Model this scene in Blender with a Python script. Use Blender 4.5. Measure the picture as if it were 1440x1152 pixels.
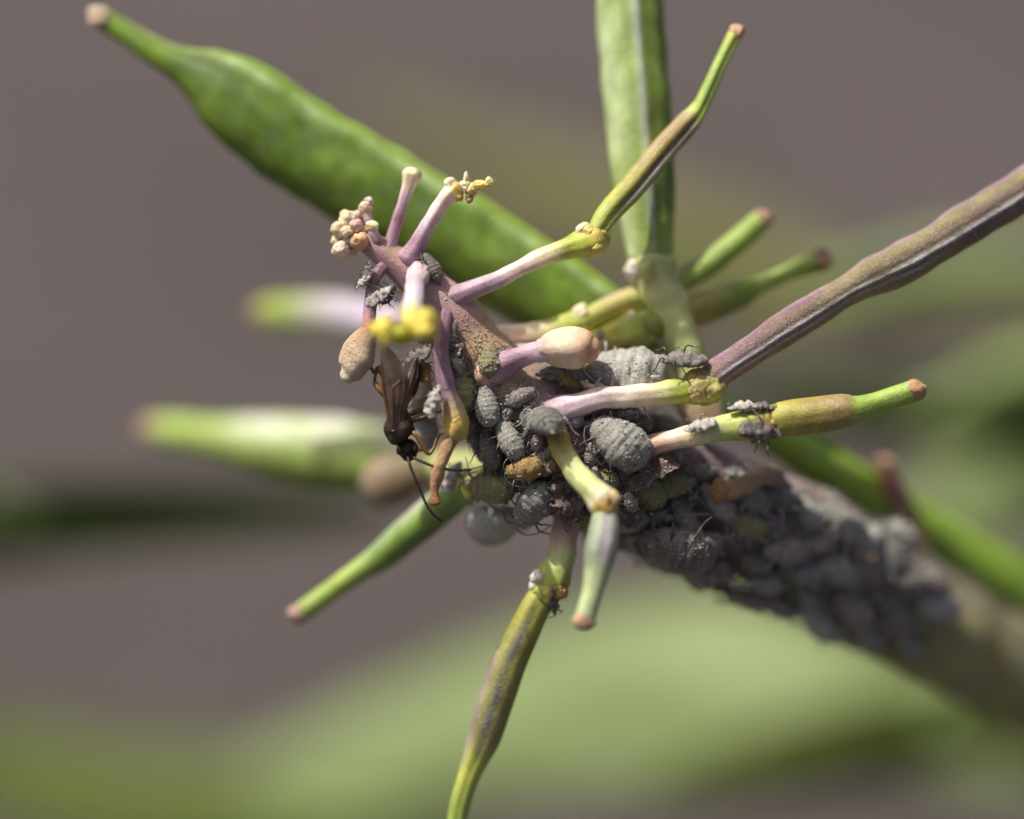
import bpy, bmesh, math, random
from mathutils import Vector, Matrix, noise
from mathutils.bvhtree import BVHTree

for o in list(bpy.data.objects): bpy.data.objects.remove(o)
SC = bpy.context.scene
COL = SC.collection
rnd = random.Random(7)

# ------------------------------------------------------------------ camera, sky, sun, exposure
PITCH = math.radians(30)          # the lens looks down on the shoot, soil fills the background
H = 240.0                         # 1 unit = 2.5 mm; the shoot stands 60 cm above the soil
D = 60.0                          # lens to focus plane
FX, FY = 720.0, 576.0
ROT = Matrix.Rotation(-PITCH, 4, 'X')
CM = Matrix.Translation((0, 0, H)) @ ROT     # shoot frame (x right, y away from lens, z up) -> world

cam = bpy.data.cameras.new('camera')
camo = bpy.data.objects.new('camera', cam); COL.objects.link(camo)
camo.matrix_world = CM @ Matrix.Translation((0, -D, 0)) @ Matrix.Rotation(math.pi/2, 4, 'X')
cam.sensor_width = 36; cam.lens = 150
cam.clip_start = 0.5; cam.clip_end = 20000
cam.dof.use_dof = True; cam.dof.focus_distance = D - 0.36; cam.dof.aperture_fstop = 0.027
SC.camera = camo

SUN = (ROT.to_3x3() @ Vector((-0.42, -0.33, 0.86))).normalized()
elev = math.asin(SUN.z); azim = math.atan2(SUN.x, SUN.y)
w = bpy.data.worlds.new('World'); SC.world = w; w.use_nodes = True
nt = w.node_tree
sky = nt.nodes.new('ShaderNodeTexSky'); sky.sky_type = 'NISHITA'; sky.sun_disc = False
sky.air_density = 0.7; sky.dust_density = 6.0; sky.ozone_density = 0.0
sky.sun_elevation = elev; sky.sun_rotation = azim
bg = nt.nodes['Background']; bg.inputs['Strength'].default_value = 0.10
nt.links.new(sky.outputs[0], bg.inputs['Color'])
sl = bpy.data.lights.new('sun', 'SUN'); sl.energy = 4.8; sl.angle = math.radians(0.55); sl.color = (1.0, 0.95, 0.87)
so = bpy.data.objects.new('sun', sl); COL.objects.link(so)
so.rotation_euler = SUN.to_track_quat('Z', 'Y').to_euler(); so.location = (0, 0, H + 60)
SC.view_settings.view_transform = 'Standard'; SC.view_settings.look = 'None'
SC.view_settings.exposure = 0.0; SC.view_settings.gamma = 1.0

# ------------------------------------------------------------------ helpers
def c(h):
    h = h.lstrip('#')
    v = [int(h[i:i+2], 16)/255 for i in (0, 2, 4)]
    return tuple(x/12.92 if x <= .04045 else ((x+.055)/1.055)**2.4 for x in v)
def lerp(a, b, t): return tuple(x + (y-x)*t for x, y in zip(a, b))
def P(px, py, y=0.0):
    k = (D + y)/D/100
    return Vector(((px-FX)*k, y, (FY-py)*k))
def px2r(r, y): return r/100*(D+y)/D
def W(v): return CM @ v

class MB:
    """collects vertices (shoot frame), faces and vertex colours"""
    def __init__(s): s.v = []; s.f = []; s.c = []
    def mesh(s, name, mat=None, xf=None, smooth=True):
        m = bpy.data.meshes.new(name)
        vs = [xf(v) for v in s.v] if xf else s.v
        m.from_pydata([tuple(v) for v in vs], [], s.f)
        if s.c:
            a = m.attributes.new('col', 'FLOAT_COLOR', 'POINT')
            flat = []
            for col in s.c: flat += [col[0], col[1], col[2], 1.0]
            a.data.foreach_set('color', flat)
        if smooth: m.polygons.foreach_set('use_smooth', [True]*len(m.polygons))
        if mat: m.materials.append(mat)
        m.update()
        return m

def catmull(pts, per):
    out = []
    n = len(pts)
    for i in range(n-1):
        p0 = pts[max(i-1, 0)]; p1 = pts[i]; p2 = pts[i+1]; p3 = pts[min(i+2, n-1)]
        for k in range(per):
            t = k/per; t2 = t*t; t3 = t2*t
            out.append(tuple(.5*(2*b + (cc-a)*t + (2*a-5*b+4*cc-d)*t2 + (3*b-a-3*cc+d)*t3) for a, b, cc, d in zip(p0, p1, p2, p3)))
    out.append(tuple(pts[-1]))
    return out

def tube(mb, pts, seg=20, per=8, cap0='round', cap1='round', amp=0.0, freq=3.0, mult=None, cfn=None, squash=1.0, ref=Vector((0,-1,0)), seed=0):
    """pts: (x,y,z,r,(col)) in the shoot frame"""
    flat = [(p[0], p[1], p[2], p[3], *p[4]) for p in pts]
    R = catmull(flat, per)
    n = len(R)
    pos = [Vector(r[:3]) for r in R]
    rad = [max(r[3], 1e-4) for r in R]
    cols = [tuple(max(0, x) for x in r[4:7]) for r in R]
    tan = []
    for i in range(n):
        a = pos[max(i-1, 0)]; b = pos[min(i+1, n-1)]
        t = (b-a)
        tan.append(t.normalized() if t.length > 1e-9 else Vector((1,0,0)))
    u = ref - tan[0]*ref.dot(tan[0])
    if u.length < .05:
        q = Vector((0,0,1)); u = q - tan[0]*q.dot(tan[0])
    u.normalize()
    rings = []
    def add(i, off, rs):
        rings.append((pos[i]+tan[i]*off, tan[i], us[i], rad[i]*rs, cols[i], i/(n-1)))
    us = []
    for i in range(n):
        u = u - tan[i]*u.dot(tan[i]); u.normalize(); us.append(u.copy())
    if cap0 == 'round':
        for a in (80, 62, 42, 20): add(0, -rad[0]*math.sin(math.radians(a))*.8, math.cos(math.radians(a)))
    for i in range(n): add(i, 0, 1)
    if cap1 == 'round':
        for a in (20, 42, 62, 80): add(n-1, rad[-1]*math.sin(math.radians(a))*.8, math.cos(math.radians(a)))
    base = len(mb.v)
    for (p, t, uu, r, col, tt) in rings:
        vv = t.cross(uu)
        for k in range(seg):
            th = 2*math.pi*k/seg
            m = mult(th, tt) if mult else 1.0
            d = uu*math.cos(th)*squash + vv*math.sin(th)
            q = p + d*(r*m)
            if amp:
                q = q + d*(r*amp*noise.noise(q*freq + Vector((seed*7.3, seed*3.1, 0))))
            mb.v.append(q)
            mb.c.append(cfn(th, tt, q, col) if cfn else col)
    nr = len(rings)
    for i in range(nr-1):
        for k in range(seg):
            a = base+i*seg+k; b = base+i*seg+(k+1) % seg
            mb.f.append((a, b, b+seg, a+seg))
    p = rings[0][0]; mb.v.append(p); mb.c.append(rings[0][4]); ci = len(mb.v)-1
    for k in range(seg): mb.f.append((ci, base+(k+1) % seg, base+k))
    p = rings[-1][0]; mb.v.append(p); mb.c.append(rings[-1][4]); ci = len(mb.v)-1
    o = base+(nr-1)*seg
    for k in range(seg): mb.f.append((ci, o+k, o+(k+1) % seg))
    return mb

def ptube(mb, pts, **kw):
    """pts: (px,py,depth,r_px,(col))"""
    q = []
    last = None
    for p in pts:
        col = p[4] if len(p) > 4 else last
        last = col
        v = P(p[0], p[1], p[2]); q.append((v.x, v.y, v.z, px2r(p[3], p[2]), col))
    return tube(mb, q, **kw)

_ICO = {}
def ico(sub):
    if sub not in _ICO:
        b = bmesh.new(); bmesh.ops.create_icosphere(b, subdivisions=sub, radius=1)
        b.verts.ensure_lookup_table()
        _ICO[sub] = ([v.co.copy() for v in b.verts], [tuple(v.index for v in f.verts) for f in b.faces]); b.free()
    return _ICO[sub]
def blob(mb, p, r, col, amp=.15, freq=2.0, scale=(1,1,1), sub=4, col2=None, rot=None):
    vs, fs = ico(sub); base = len(mb.v)
    off = Vector((rnd.uniform(-20, 20), rnd.uniform(-20, 20), rnd.uniform(-20, 20)))
    for v in vs:
        n = noise.noise(v*freq*.5+off)*amp*1.2 + noise.noise(v*freq*1.3+off)*amp*.7 + noise.noise(v*freq*3.2+off)*amp*.3
        q = Vector((v.x*scale[0], v.y*scale[1], v.z*scale[2]))*(1+n)
        if rot: q = rot @ q
        mb.v.append(p + q*r)
        cc = col
        if col2: cc = lerp(col, col2, min(1, max(0, .5+1.6*noise.noise(v*1.8+off))))
        mb.c.append(cc)
    for f in fs: mb.f.append(tuple(i+base for i in f))
def pblob(mb, px, py, y, r, col, **kw): blob(mb, P(px, py, y), px2r(r, y), col, **kw)

def link(name, data, parent=None):
    o = bpy.data.objects.new(name, data); COL.objects.link(o)
    if parent: o.parent = parent
    return o
def tag(o, label, cat, group=None, kind=None):
    if label: o['label'] = label
    if cat: o['category'] = cat
    if group: o['group'] = group
    if kind: o['kind'] = kind
    return o
def root(name, loc, label, cat, group=None):
    o = link(name, None); o.location = loc; o.empty_display_size = .1
    return tag(o, label, cat, group)
def part(name, mb, mat, parent, rootloc, label=None):
    """mesh part in world axes, relative to its thing's base"""
    o = link(name, mb.mesh(name, mat, lambda v: W(v)-rootloc), parent)
    if label: o['label'] = label
    return o

# ------------------------------------------------------------------ materials
def newmat(name):
    m = bpy.data.materials.new(name); m.use_nodes = True
    return m, m.node_tree, m.node_tree.nodes['Principled BSDF']
def nd(t, kind, **kw):
    n = t.nodes.new(kind)
    for k, v in kw.items():
        if k in n.inputs.keys(): n.inputs[k].default_value = v
        else: setattr(n, k, v)
    return n
def noise_n(t, scale, detail=4, rough=.6, coord='Object'):
    tc = nd(t, 'ShaderNodeTexCoord'); n = nd(t, 'ShaderNodeTexNoise')
    n.inputs['Scale'].default_value = scale; n.inputs['Detail'].default_value = detail; n.inputs['Roughness'].default_value = rough
    t.links.new(tc.outputs[coord], n.inputs['Vector'])
    return n
def ramp(t, src, stops):
    r = nd(t, 'ShaderNodeValToRGB')
    el = r.color_ramp.elements
    while len(el) < len(stops): el.new(.5)
    for e, (p, col) in zip(el, stops): e.position = p; e.color = (*col, 1) if len(col) == 3 else col
    t.links.new(src, r.inputs[0]); return r
def mixc(t, mode, fac, a, b):
    m = nd(t, 'ShaderNodeMix', data_type='RGBA', blend_type=mode)
    for sock, val in ((m.inputs[0], fac), (m.inputs[6], a), (m.inputs[7], b)):
        if isinstance(val, bpy.types.NodeSocket): t.links.new(val, sock)
        elif isinstance(val, (int, float)): sock.default_value = val
        else: sock.default_value = (*val, 1)
    return m.outputs[2]
def bump(t, b, src, strength, dist, prev=None):
    n = nd(t, 'ShaderNodeBump'); n.inputs['Strength'].default_value = strength; n.inputs['Distance'].default_value = dist
    t.links.new(src, n.inputs['Height'])
    if prev: t.links.new(prev, n.inputs['Normal'])
    t.links.new(n.outputs[0], b.inputs['Normal']); return n.outputs[0]

def plant_mat(name, rough=.5, sss=.3, bloom=.25, bloomcol=(.62, .62, .6), bumpk=.35, spec=.4, wrinkle=0.0, mottle=None, mk=.0):
    m, t, b = newmat(name)
    at = nd(t, 'ShaderNodeAttribute', attribute_name='col')
    n1 = noise_n(t, 3.2, 6, .7); r1 = ramp(t, n1.outputs[0], [(.3, (.7, .7, .7)), (.7, (1.22, 1.22, 1.22))])
    cc = mixc(t, 'MULTIPLY', 1.0, at.outputs['Color'], r1.outputs[0])
    if mottle:
        nm = noise_n(t, 16, 5, .75); rm = ramp(t, nm.outputs[0], [(.48, (0, 0, 0)), (.62, (mk,)*3)])
        cc = mixc(t, 'MIX', rm.outputs[0], cc, mottle)
    n2 = noise_n(t, 42, 3, .75); r2 = ramp(t, n2.outputs[0], [(.5, (0, 0, 0)), (.66, (1, 1, 1))])
    n3 = noise_n(t, 4, 4); r3 = ramp(t, n3.outputs[0], [(.35, (bloom*.25,)*3), (.62, (bloom,)*3)])
    f = mixc(t, 'MULTIPLY', 1.0, r2.outputs[0], r3.outputs[0])
    cc = mixc(t, 'MIX', f, cc, bloomcol)
    t.links.new(cc, b.inputs['Base Color'])
    rr = ramp(t, n2.outputs[0], [(.3, (rough-.12,)*3), (.7, (rough+.15,)*3)]); t.links.new(rr.outputs[0], b.inputs['Roughness'])
    b.inputs['Specular IOR Level'].default_value = spec
    b.inputs['Subsurface Weight'].default_value = sss
    b.inputs['Subsurface Radius'].default_value = (.9, .7, .3); b.inputs['Subsurface Scale'].default_value = .14
    nb = noise_n(t, 24, 5, .7)
    pv = bump(t, b, nb.outputs[0], bumpk, .1)
    if wrinkle:
        nw = noise_n(t, 8, 6, .7); bump(t, b, nw.outputs[0], wrinkle, .25, pv)
    return m
M_stem = plant_mat('stem_skin', .55, .25, .5, mottle=(.2, .12, .09), mk=.22)
M_pod = plant_mat('pod_skin', .36, .35, .35, (.80, .82, .74), .3, .6)
M_podb = plant_mat('broad_pod_skin', .5, .3, .2, (.80, .82, .74), .2, .45)
M_podp = plant_mat('purple_pod_skin', .42, .15, .4, (.8, .76, .74), .45, .6, mottle=(.12, .06, .075), mk=.5)
M_ped = plant_mat('pedicel_skin', .4, .6, .3, (.88, .83, .78), .28, .5)
M_dry = plant_mat('dried_bud_skin', .6, .3, .3, (.8, .72, .62), .5, .3, .7)
M_bud = plant_mat('young_bud_skin', .42, .6, .35, (.9, .85, .76), .35, .5, .25)
M_tip = plant_mat('stigma_skin', .7, .25, .4, (.7, .55, .42), .35, .2, .2)
M_yel = plant_mat('yellow_flower_base', .5, .4, .1, (.9, .85, .4), .3)

def aphid_mat(name, dark, wax, amount=.5, rough=.5, sheen=.15, sss=0.12, wsc=2.83, wlo=.55):
    m, t, b = newmat(name)
    oi = nd(t, 'ShaderNodeObjectInfo')
    n1 = noise_n(t, 5.5, 5, .7); r1 = ramp(t, n1.outputs[0], [(.5-amount*.35, (0, 0, 0)), (.5+.3*(1-amount)+.08, (1, 1, 1))])
    n2 = noise_n(t, 45, 3, .7); r2 = ramp(t, n2.outputs[0], [(.38, (.05,)*3), (.62, (1, 1, 1))])
    f = mixc(t, 'MULTIPLY', 1.0, r1.outputs[0], r2.outputs[0])
    tc = nd(t, 'ShaderNodeTexCoord')
    wv = nd(t, 'ShaderNodeTexWave'); wv.bands_direction = 'X'; wv.inputs['Scale'].default_value = wsc
    wv.inputs['Distortion'].default_value = .8; wv.inputs['Detail'].default_value = 2; wv.inputs['Detail Scale'].default_value = 3
    t.links.new(tc.outputs['Object'], wv.inputs['Vector'])
    rw = ramp(t, wv.outputs[0], [(.6, (1, 1, 1)), (.98, (wlo,)*3)])
    f = mixc(t, 'MULTIPLY', .8, f, rw.outputs[0])
    cc = mixc(t, 'MIX', f, dark, wax)
    mv = nd(t, 'ShaderNodeMapRange'); mv.inputs[3].default_value = .75; mv.inputs[4].default_value = 1.25
    t.links.new(oi.outputs['Random'], mv.inputs[0])
    hv = nd(t, 'ShaderNodeHueSaturation'); t.links.new(cc, hv.inputs['Color']); t.links.new(mv.outputs[0], hv.inputs['Value'])
    t.links.new(hv.outputs[0], b.inputs['Base Color'])
    b.inputs['Roughness'].default_value = rough; b.inputs['Sheen Weight'].default_value = sheen
    b.inputs['Specular IOR Level'].default_value = .6
    b.inputs['Subsurface Weight'].default_value = sss; b.inputs['Subsurface Scale'].default_value = .15; b.inputs['Subsurface Radius'].default_value = (1, .7, .3)
    pv = bump(t, b, n2.outputs[0], .4, .04)
    nm = noise_n(t, 14, 4); bump(t, b, nm.outputs[0], .28, .08, pv)
    return m
A_grey = aphid_mat('aphid_grey', c('#737165'), c('#cfcdc5'), .5)
A_pale = aphid_mat('aphid_pale', c('#8e8c80'), c('#d6d4cc'), .75)
A_dark = aphid_mat('aphid_dark', c('#645a51'), c('#b5aea6'), .42)
A_brown = aphid_mat('aphid_brown', c('#7a6c60'), c('#c8beb6'), .55)
A_olive = aphid_mat('aphid_olive', c('#7a7342'), c('#b3ad8a'), .4, .5)
A_yellow = aphid_mat('aphid_yellow', c('#94732c'), c('#c9ae74'), .5, .5, .1, .25)
A_ring = aphid_mat('aphid_ring', c('#54584c'), c('#c2c5b6'), .95, wsc=3.456, wlo=.1)
A_mummy = aphid_mat('aphid_mummy', c('#8a6a3e'), c('#c8c4b8'), .55)
A_eye, t_, b_ = newmat('insect_eye'); n_ = noise_n(t_, 30); r_ = ramp(t_, n_.outputs[0], [(0, (.01, .006, .006)), (1, (.03, .015, .012))])
t_.links.new(r_.outputs[0], b_.inputs['Base Color']); b_.inputs['Roughness'].default_value = .2
def simple(name, c1, c2, scale=8, rough=.5, bumpk=.3, **kw):
    m, t, b = newmat(name)
    n = noise_n(t, scale, 5); r = ramp(t, n.outputs[0], [(.3, c1), (.7, c2)])
    t.links.new(r.outputs[0], b.inputs['Base Color']); b.inputs['Roughness'].default_value = rough
    nb = noise_n(t, scale*4, 4); bump(t, b, nb.outputs[0], bumpk, .3/scale)
    for k, v in kw.items(): b.inputs[k].default_value = v
    return m
A_leg = simple('aphid_leg', c('#2e2b29'), c('#6f6c68'), 10, .5)
A_legpale = simple('aphid_leg_pale', c('#77746e'), c('#b3b0a8'), 10, .5)
M_skin = simple('shed_skin', c('#8d8780'), c('#d8d2c8'), 9, .6, .6)
M_skind = simple('shed_skin_dark', c('#4f4845'), c('#968d86'), 9, .6, .6)
M_wither = simple('withered_petal', c('#4a3a36'), c('#9a8377'), 5, .7, .8)
M_debris = simple('wax_debris', c('#8a827c'), c('#d5cfc8'), 6, .8, .8)
W_body = simple('wasp_body', c('#1a100b'), c('#3a2318'), 16, .3, 1.0)
W_leg = simple('wasp_leg', c('#4f3319'), c('#946a3c'), 6, .4, .2)
W_legd = simple('wasp_leg_dark', c('#2c1c12'), c('#6a4526'), 6, .4, .2)
W_ant = simple('wasp_antenna', c('#15100e'), c('#2c2421'), 10, .45)
def wing_mat():
    m, t, b = newmat('wasp_wing')
    n = noise_n(t, 6, 4); r = ramp(t, n.outputs[0], [(.3, c('#3a2b20')), (.7, c('#5c4a3b'))])
    t.links.new(r.outputs[0], b.inputs['Base Color'])
    b.inputs['Roughness'].default_value = .2; b.inputs['Alpha'].default_value = .62
    b.inputs['Specular IOR Level'].default_value = .6
    nb = noise_n(t, 20, 3); bump(t, b, nb.outputs[0], .25, .03)
    return m
W_wing = wing_mat()
def soil_mat():
    m, t, b = newmat('soil')
    n = noise_n(t, .012, 6, .6); r = ramp(t, n.outputs[0], [(.3, c('#38312f')), (.7, c('#534b4a'))])
    n2 = noise_n(t, .3, 5); r2 = ramp(t, n2.outputs[0], [(.3, (.75,)*3), (.7, (1.2,)*3)])
    cc = mixc(t, 'MULTIPLY', 1.0, r.outputs[0], r2.outputs[0])
    t.links.new(cc, b.inputs['Base Color']); b.inputs['Roughness'].default_value = .95
    bump(t, b, n2.outputs[0], .6, 2.0)
    return m
def leaf_mat(name, c1, c2, rough=.55):
    m, t, b = newmat(name)
    n = noise_n(t, .35, 5); r = ramp(t, n.outputs[0], [(.3, c1), (.7, c2)])
    t.links.new(r.outputs[0], b.inputs['Base Color']); b.inputs['Roughness'].default_value = rough; b.inputs['Specular IOR Level'].default_value = .3
    nb = noise_n(t, 2, 4); bump(t, b, nb.outputs[0], .4, .3)
    tr = nd(t, 'ShaderNodeBsdfTranslucent'); t.links.new(r.outputs[0], tr.inputs['Color'])
    mx = nd(t, 'ShaderNodeMixShader'); mx.inputs[0].default_value = .3
    out = t.nodes['Material Output']
    t.links.new(b.outputs[0], mx.inputs[1]); t.links.new(tr.outputs[0], mx.inputs[2]); t.links.new(mx.outputs[0], out.inputs['Surface'])
    return m
M_soil = soil_mat()
L_pale = leaf_mat('leaf_pale', c('#7f9458'), c('#9aaa74'))
L_green = leaf_mat('leaf_green', c('#56682a'), c('#788642'))
L_dark = leaf_mat('leaf_dark', c('#3a4820'), c('#52632e'), .9)
L_olive = leaf_mat('leaf_olive', c('#5c5f32'), c('#74743f'))

# ------------------------------------------------------------------ ground
g = MB(); N = 40; S = 6000
for i in range(N+1):
    for j in range(N+1):
        x = (i/N-.5)*S; y = (j/N-.5)*S
        g.v.append(Vector((x, y, 3*noise.noise(Vector((x*.004, y*.004, 0))))))
for i in range(N):
    for j in range(N):
        a = i*(N+1)+j; g.f.append((a, a+N+1, a+N+2, a+1))
go = link('ground', g.mesh('ground', M_soil)); go['kind'] = 'structure'

# ------------------------------------------------------------------ the shoot: stem, pedicels, pods, buds
INV = CM.inverted()
base_world = Vector((26.0, 12.0, 0.0))
shoot = root('brassica_shoot', base_world, 'flowering brassica shoot with purplish tip, seed pods and an aphid-crusted stem', 'plant')
def spart(name, mb, mat, parent=None, label=None): return part(name, mb, mat, parent or shoot, base_world, label)

cy = {k: c(v) for k, v in dict(purple='#ab8698', dpurple='#946e7e', violet='#d6bfc6', pinkw='#e6d0cc', cream='#f0e0be', yellow='#d9c85a',
      yg='#b6bf4c', green='#74931c', lgreen='#9db744', pale='#cfd68e', olive='#948f45', brown='#7a5a3c', tan='#b98f68', dgreen='#587808',
      sal='#d6ad9c', grey='#8d8a86', ochre='#c3a24a', white='#e8e4da', dark='#4d3f38', plum='#917078').items()}

SP = [(512, 338, 0, 15, cy['purple']), (545, 360, 0, 21, cy['purple']), (590, 395, .05, 29, lerp(cy['purple'], cy['sal'], .4)), (632, 442, .1, 39, lerp(cy['sal'], cy['purple'], .25)),
      (672, 502, .25, 50, lerp(cy['sal'], cy['ochre'], .45)), (730, 570, .42, 72, lerp(cy['purple'], cy['olive'], .3)), (812, 630, .6, 82, cy['dpurple']), (900, 672, .95, 80, cy['plum']),
      (1000, 712, 1.4, 80, cy['plum']), (1100, 755, 2.0, 84, lerp(cy['purple'], cy['olive'], .5)), (1200, 812, 2.7, 87, lerp(cy['purple'], cy['olive'], .6)),
      (1300, 872, 3.4, 82, lerp(cy['olive'], cy['sal'], .12)), (1400, 932, 4.2, 76, lerp(cy['olive'], cy['sal'], .12)), (1500, 990, 5.0, 72, cy['olive']), (1700, 1120, 6.6, 70, cy['olive'])]
stem_pts = []
for p in SP:
    v = P(*p[:3]); stem_pts.append((v.x, v.y, v.z, px2r(p[3], p[2]), p[4]))
lastw = W(Vector(stem_pts[-1][:3]))
for wv in (lastw+Vector((6, 5, -8)), Vector((24, 13, 200)), Vector((27, 13, 120)), Vector((26, 12, 40)), Vector((26, 12, -2))):
    v = INV @ wv; stem_pts.append((v.x, v.y, v.z, 1.0, cy['olive']))
def stem_col(th, t, q, col):
    n = noise.noise(q*1.1)
    a = max(0, math.cos(th+math.pi/2))          # the side that faces up is flushed purple
    k = min(1, max(0, .5+n*1.2))
    up = lerp(col, cy['dpurple'], .35*a*k)
    g = max(0, math.sin(th))*min(1, max(0, (q.x-2.0)/1.5))     # greener skin along the lower flank
    up = lerp(up, c('#7f9040'), .9*g)
    up = lerp(up, c('#b59aa0'), .5*a*min(1, max(0, (q.x-2.6)/1.0)))
    up = lerp(up, c('#9aa05a'), .45*min(1, max(0, (q.x-5.0)/1.5)))
    return lerp(up, cy['ochre'], max(0, n-.15)*1.1)
st = MB(); tube(st, stem_pts, seg=36, per=14, amp=.10, freq=1.6, mult=lambda th, t: 1+.03*math.cos(5*th), cfn=stem_col, cap1='flat')
stem = spart('stem', st, M_stem)
BV_stem = BVHTree.FromPolygons([W(v) for v in st.v], st.f)

def stripe_fn(stripes, base_var=.0):
    def f(th, t, q, col):
        r = col
        for (deg, wid, sc, k, t0, t1) in stripes:
            d = math.degrees(th)-deg
            d = (d+180) % 360-180
            e = math.exp(-(d/wid)**2)*k
            e *= min(1, max(0, (t-t0)/.06))*min(1, max(0, (t1-t)/.06))
            e *= min(1.15, max(.1, .8+.9*noise.noise(q*1.4)+.5*noise.noise(q*4.3)))
            r = lerp(r, sc, min(1, max(0, e)))
        return r
    return f
def groove_fn(gr, bumps=0, bk=.05):
    def f(th, t):
        m = 1.0
        for (deg, wid, k) in gr:
            d = (math.degrees(th)-deg+180) % 360-180
            m += k*math.exp(-(d/wid)**2)
        if bumps < 0: m *= 1+bk*noise.noise(Vector((t*11, 3.3, 0)))
        elif bumps: m *= 1+bk*math.sin(t*bumps*2*math.pi)
        return m
    return f

BV = {}
def seed_pod(key, ped, rec, body, tip, podmat=None, stripes=(), grooves=(), bumps=0, bk=.05, squash=1, seg=28, lumps=(), pod_label=None, pedmat=None, amp=.06):
    mb = MB(); ptube(mb, body, seg=seg, per=10, amp=amp, freq=2.2, mult=groove_fn(grooves, bumps, bk) if grooves or bumps else None,
                     cfn=stripe_fn(stripes) if stripes else None, squash=squash)
    pod = spart('seed_pod', mb, podmat or M_pod, None, pod_label)
    allv = list(mb.v); allf = list(mb.f)
    if ped:
        ph_ = rnd.uniform(0, 6); p = MB(); ptube(p, ped, seg=32, per=12, amp=.16, freq=3.6, mult=lambda th, t: 1+.03*math.cos(5*th+ph_+2*t)+.018*math.cos(9*th-ph_))
        spart('pedicel', p, pedmat or M_ped, pod)
        o = len(allv); allv += p.v; allf += [tuple(i+o for i in f) for f in p.f]
    if rec:
        r = MB()
        for (x, y, dp, rr, col) in rec: pblob(r, x, y, dp, rr, col, amp=.22, freq=2.2, col2=lerp(col, cy['tan'], .35))
        spart('receptacle', r, M_ped, pod)
    if tip:
        x, y, dp, rr, col = tip
        r = MB(); pblob(r, x, y, dp, rr, col, amp=.18, freq=2.0, scale=(1, 1, .9), col2=lerp(col, cy['dark'], .12))
        spart('stigma', r, M_tip, pod)
    BV[key] = BVHTree.FromPolygons([W(v) for v in allv], allf)
    return pod

brn = c('#cba486'); lav = c('#a58ba5'); silver = c('#b9bcbf'); dkb = c('#4a352e')
# A thin pod leaning up to the right
seed_pod('A', [(626, 430, .1, 24, cy['purple']), (643, 418, -.12, 17, cy['purple']), (700, 393, -.2, 12, cy['violet']), (760, 363, -.15, 12.5, cy['cream']), (798, 350, -.1, 15, cy['yg']), (822, 342, -.1, 21, cy['yg']), (836, 337, -.1, 21, cy['yellow'])],
         [(821, 325, -.12, 12, cy['cream']), (839, 346, -.18, 14, cy['yellow']), (842, 334, -.05, 16, c('#d8c868')), (830, 350, -.1, 12, cy['yg']), (828, 328, -.2, 10, cy['yellow'])],
         [(836, 332, -.1, 13, cy['yg']), (855, 302, -.05, 17, cy['yg']), (890, 262, 0, 18.5, c('#a8a43c')), (930, 214, .1, 18, c('#a8943c')), (962, 178, .15, 17, c('#a08a4a')), (978, 160, .2, 14, cy['yg']), (990, 140, .22, 11, cy['lgreen']), (1015, 85, .3, 10, cy['lgreen']), (1032, 52, .35, 11, cy['yg'])],
         (1036, 44, .35, 11.5, brn),
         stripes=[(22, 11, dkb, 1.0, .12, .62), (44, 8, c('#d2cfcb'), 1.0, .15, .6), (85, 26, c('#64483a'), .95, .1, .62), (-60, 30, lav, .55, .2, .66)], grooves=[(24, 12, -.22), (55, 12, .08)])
# B long purple pod out to the right
seed_pod('B', [(775, 585, -.15, 28, cy['dpurple']), (805, 572, -.3, 18, cy['violet']), (850, 560, -.35, 16, cy['pinkw']), (910, 556, -.35, 16, cy['cream']), (950, 550, -.3, 17, cy['yg']), (978, 547, -.22, 21, cy['yg'])],
         [(985, 545, -.26, 25, c('#b5a850')), (999, 546, -.28, 22, c('#a9a54c')), (977, 532, -.27, 14, cy['ochre']), (978, 552, -.34, 15, c('#c4aa60'))],
         [(988, 545, -.24, 16, cy['olive']), (1010, 524, -.22, 21, c('#94766e')), (1050, 498, -.18, 22, c('#8d7068')), (1090, 471, -.12, 24, c('#866a58')), (1125, 449, -.06, 24, c('#867050')), (1165, 425, -.02, 22, c('#8c7852')), (1200, 404, .03, 22, c('#958456')), (1240, 384, .08, 27, c('#8a7a50')), (1275, 366, .12, 30, c('#86764c')), (1310, 346, .17, 27, c('#8c7c50')), (1350, 322, .24, 28, c('#7e6c44')), (1425, 276, .38, 29, c('#8a7458')), (1500, 228, .5, 29, c('#8b7450')), (1600, 165, .65, 26, c('#8b7450')), (1680, 110, .75, 14, cy['yg']), (1760, 55, .85, 12, cy['lgreen'])],
         (1768, 50, .86, 14, brn), podmat=M_podp,
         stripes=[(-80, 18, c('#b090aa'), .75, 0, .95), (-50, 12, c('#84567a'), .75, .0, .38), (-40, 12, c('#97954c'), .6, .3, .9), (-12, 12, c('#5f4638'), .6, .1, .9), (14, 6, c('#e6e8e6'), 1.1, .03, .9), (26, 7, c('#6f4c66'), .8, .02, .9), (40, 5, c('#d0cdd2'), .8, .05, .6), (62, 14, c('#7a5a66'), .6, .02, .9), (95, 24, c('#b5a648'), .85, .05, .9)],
         grooves=[(4, 8, -.04), (15, 6, .03), (28, 8, -.03)], bumps=-1, bk=.13, amp=.16, seg=56)
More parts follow.
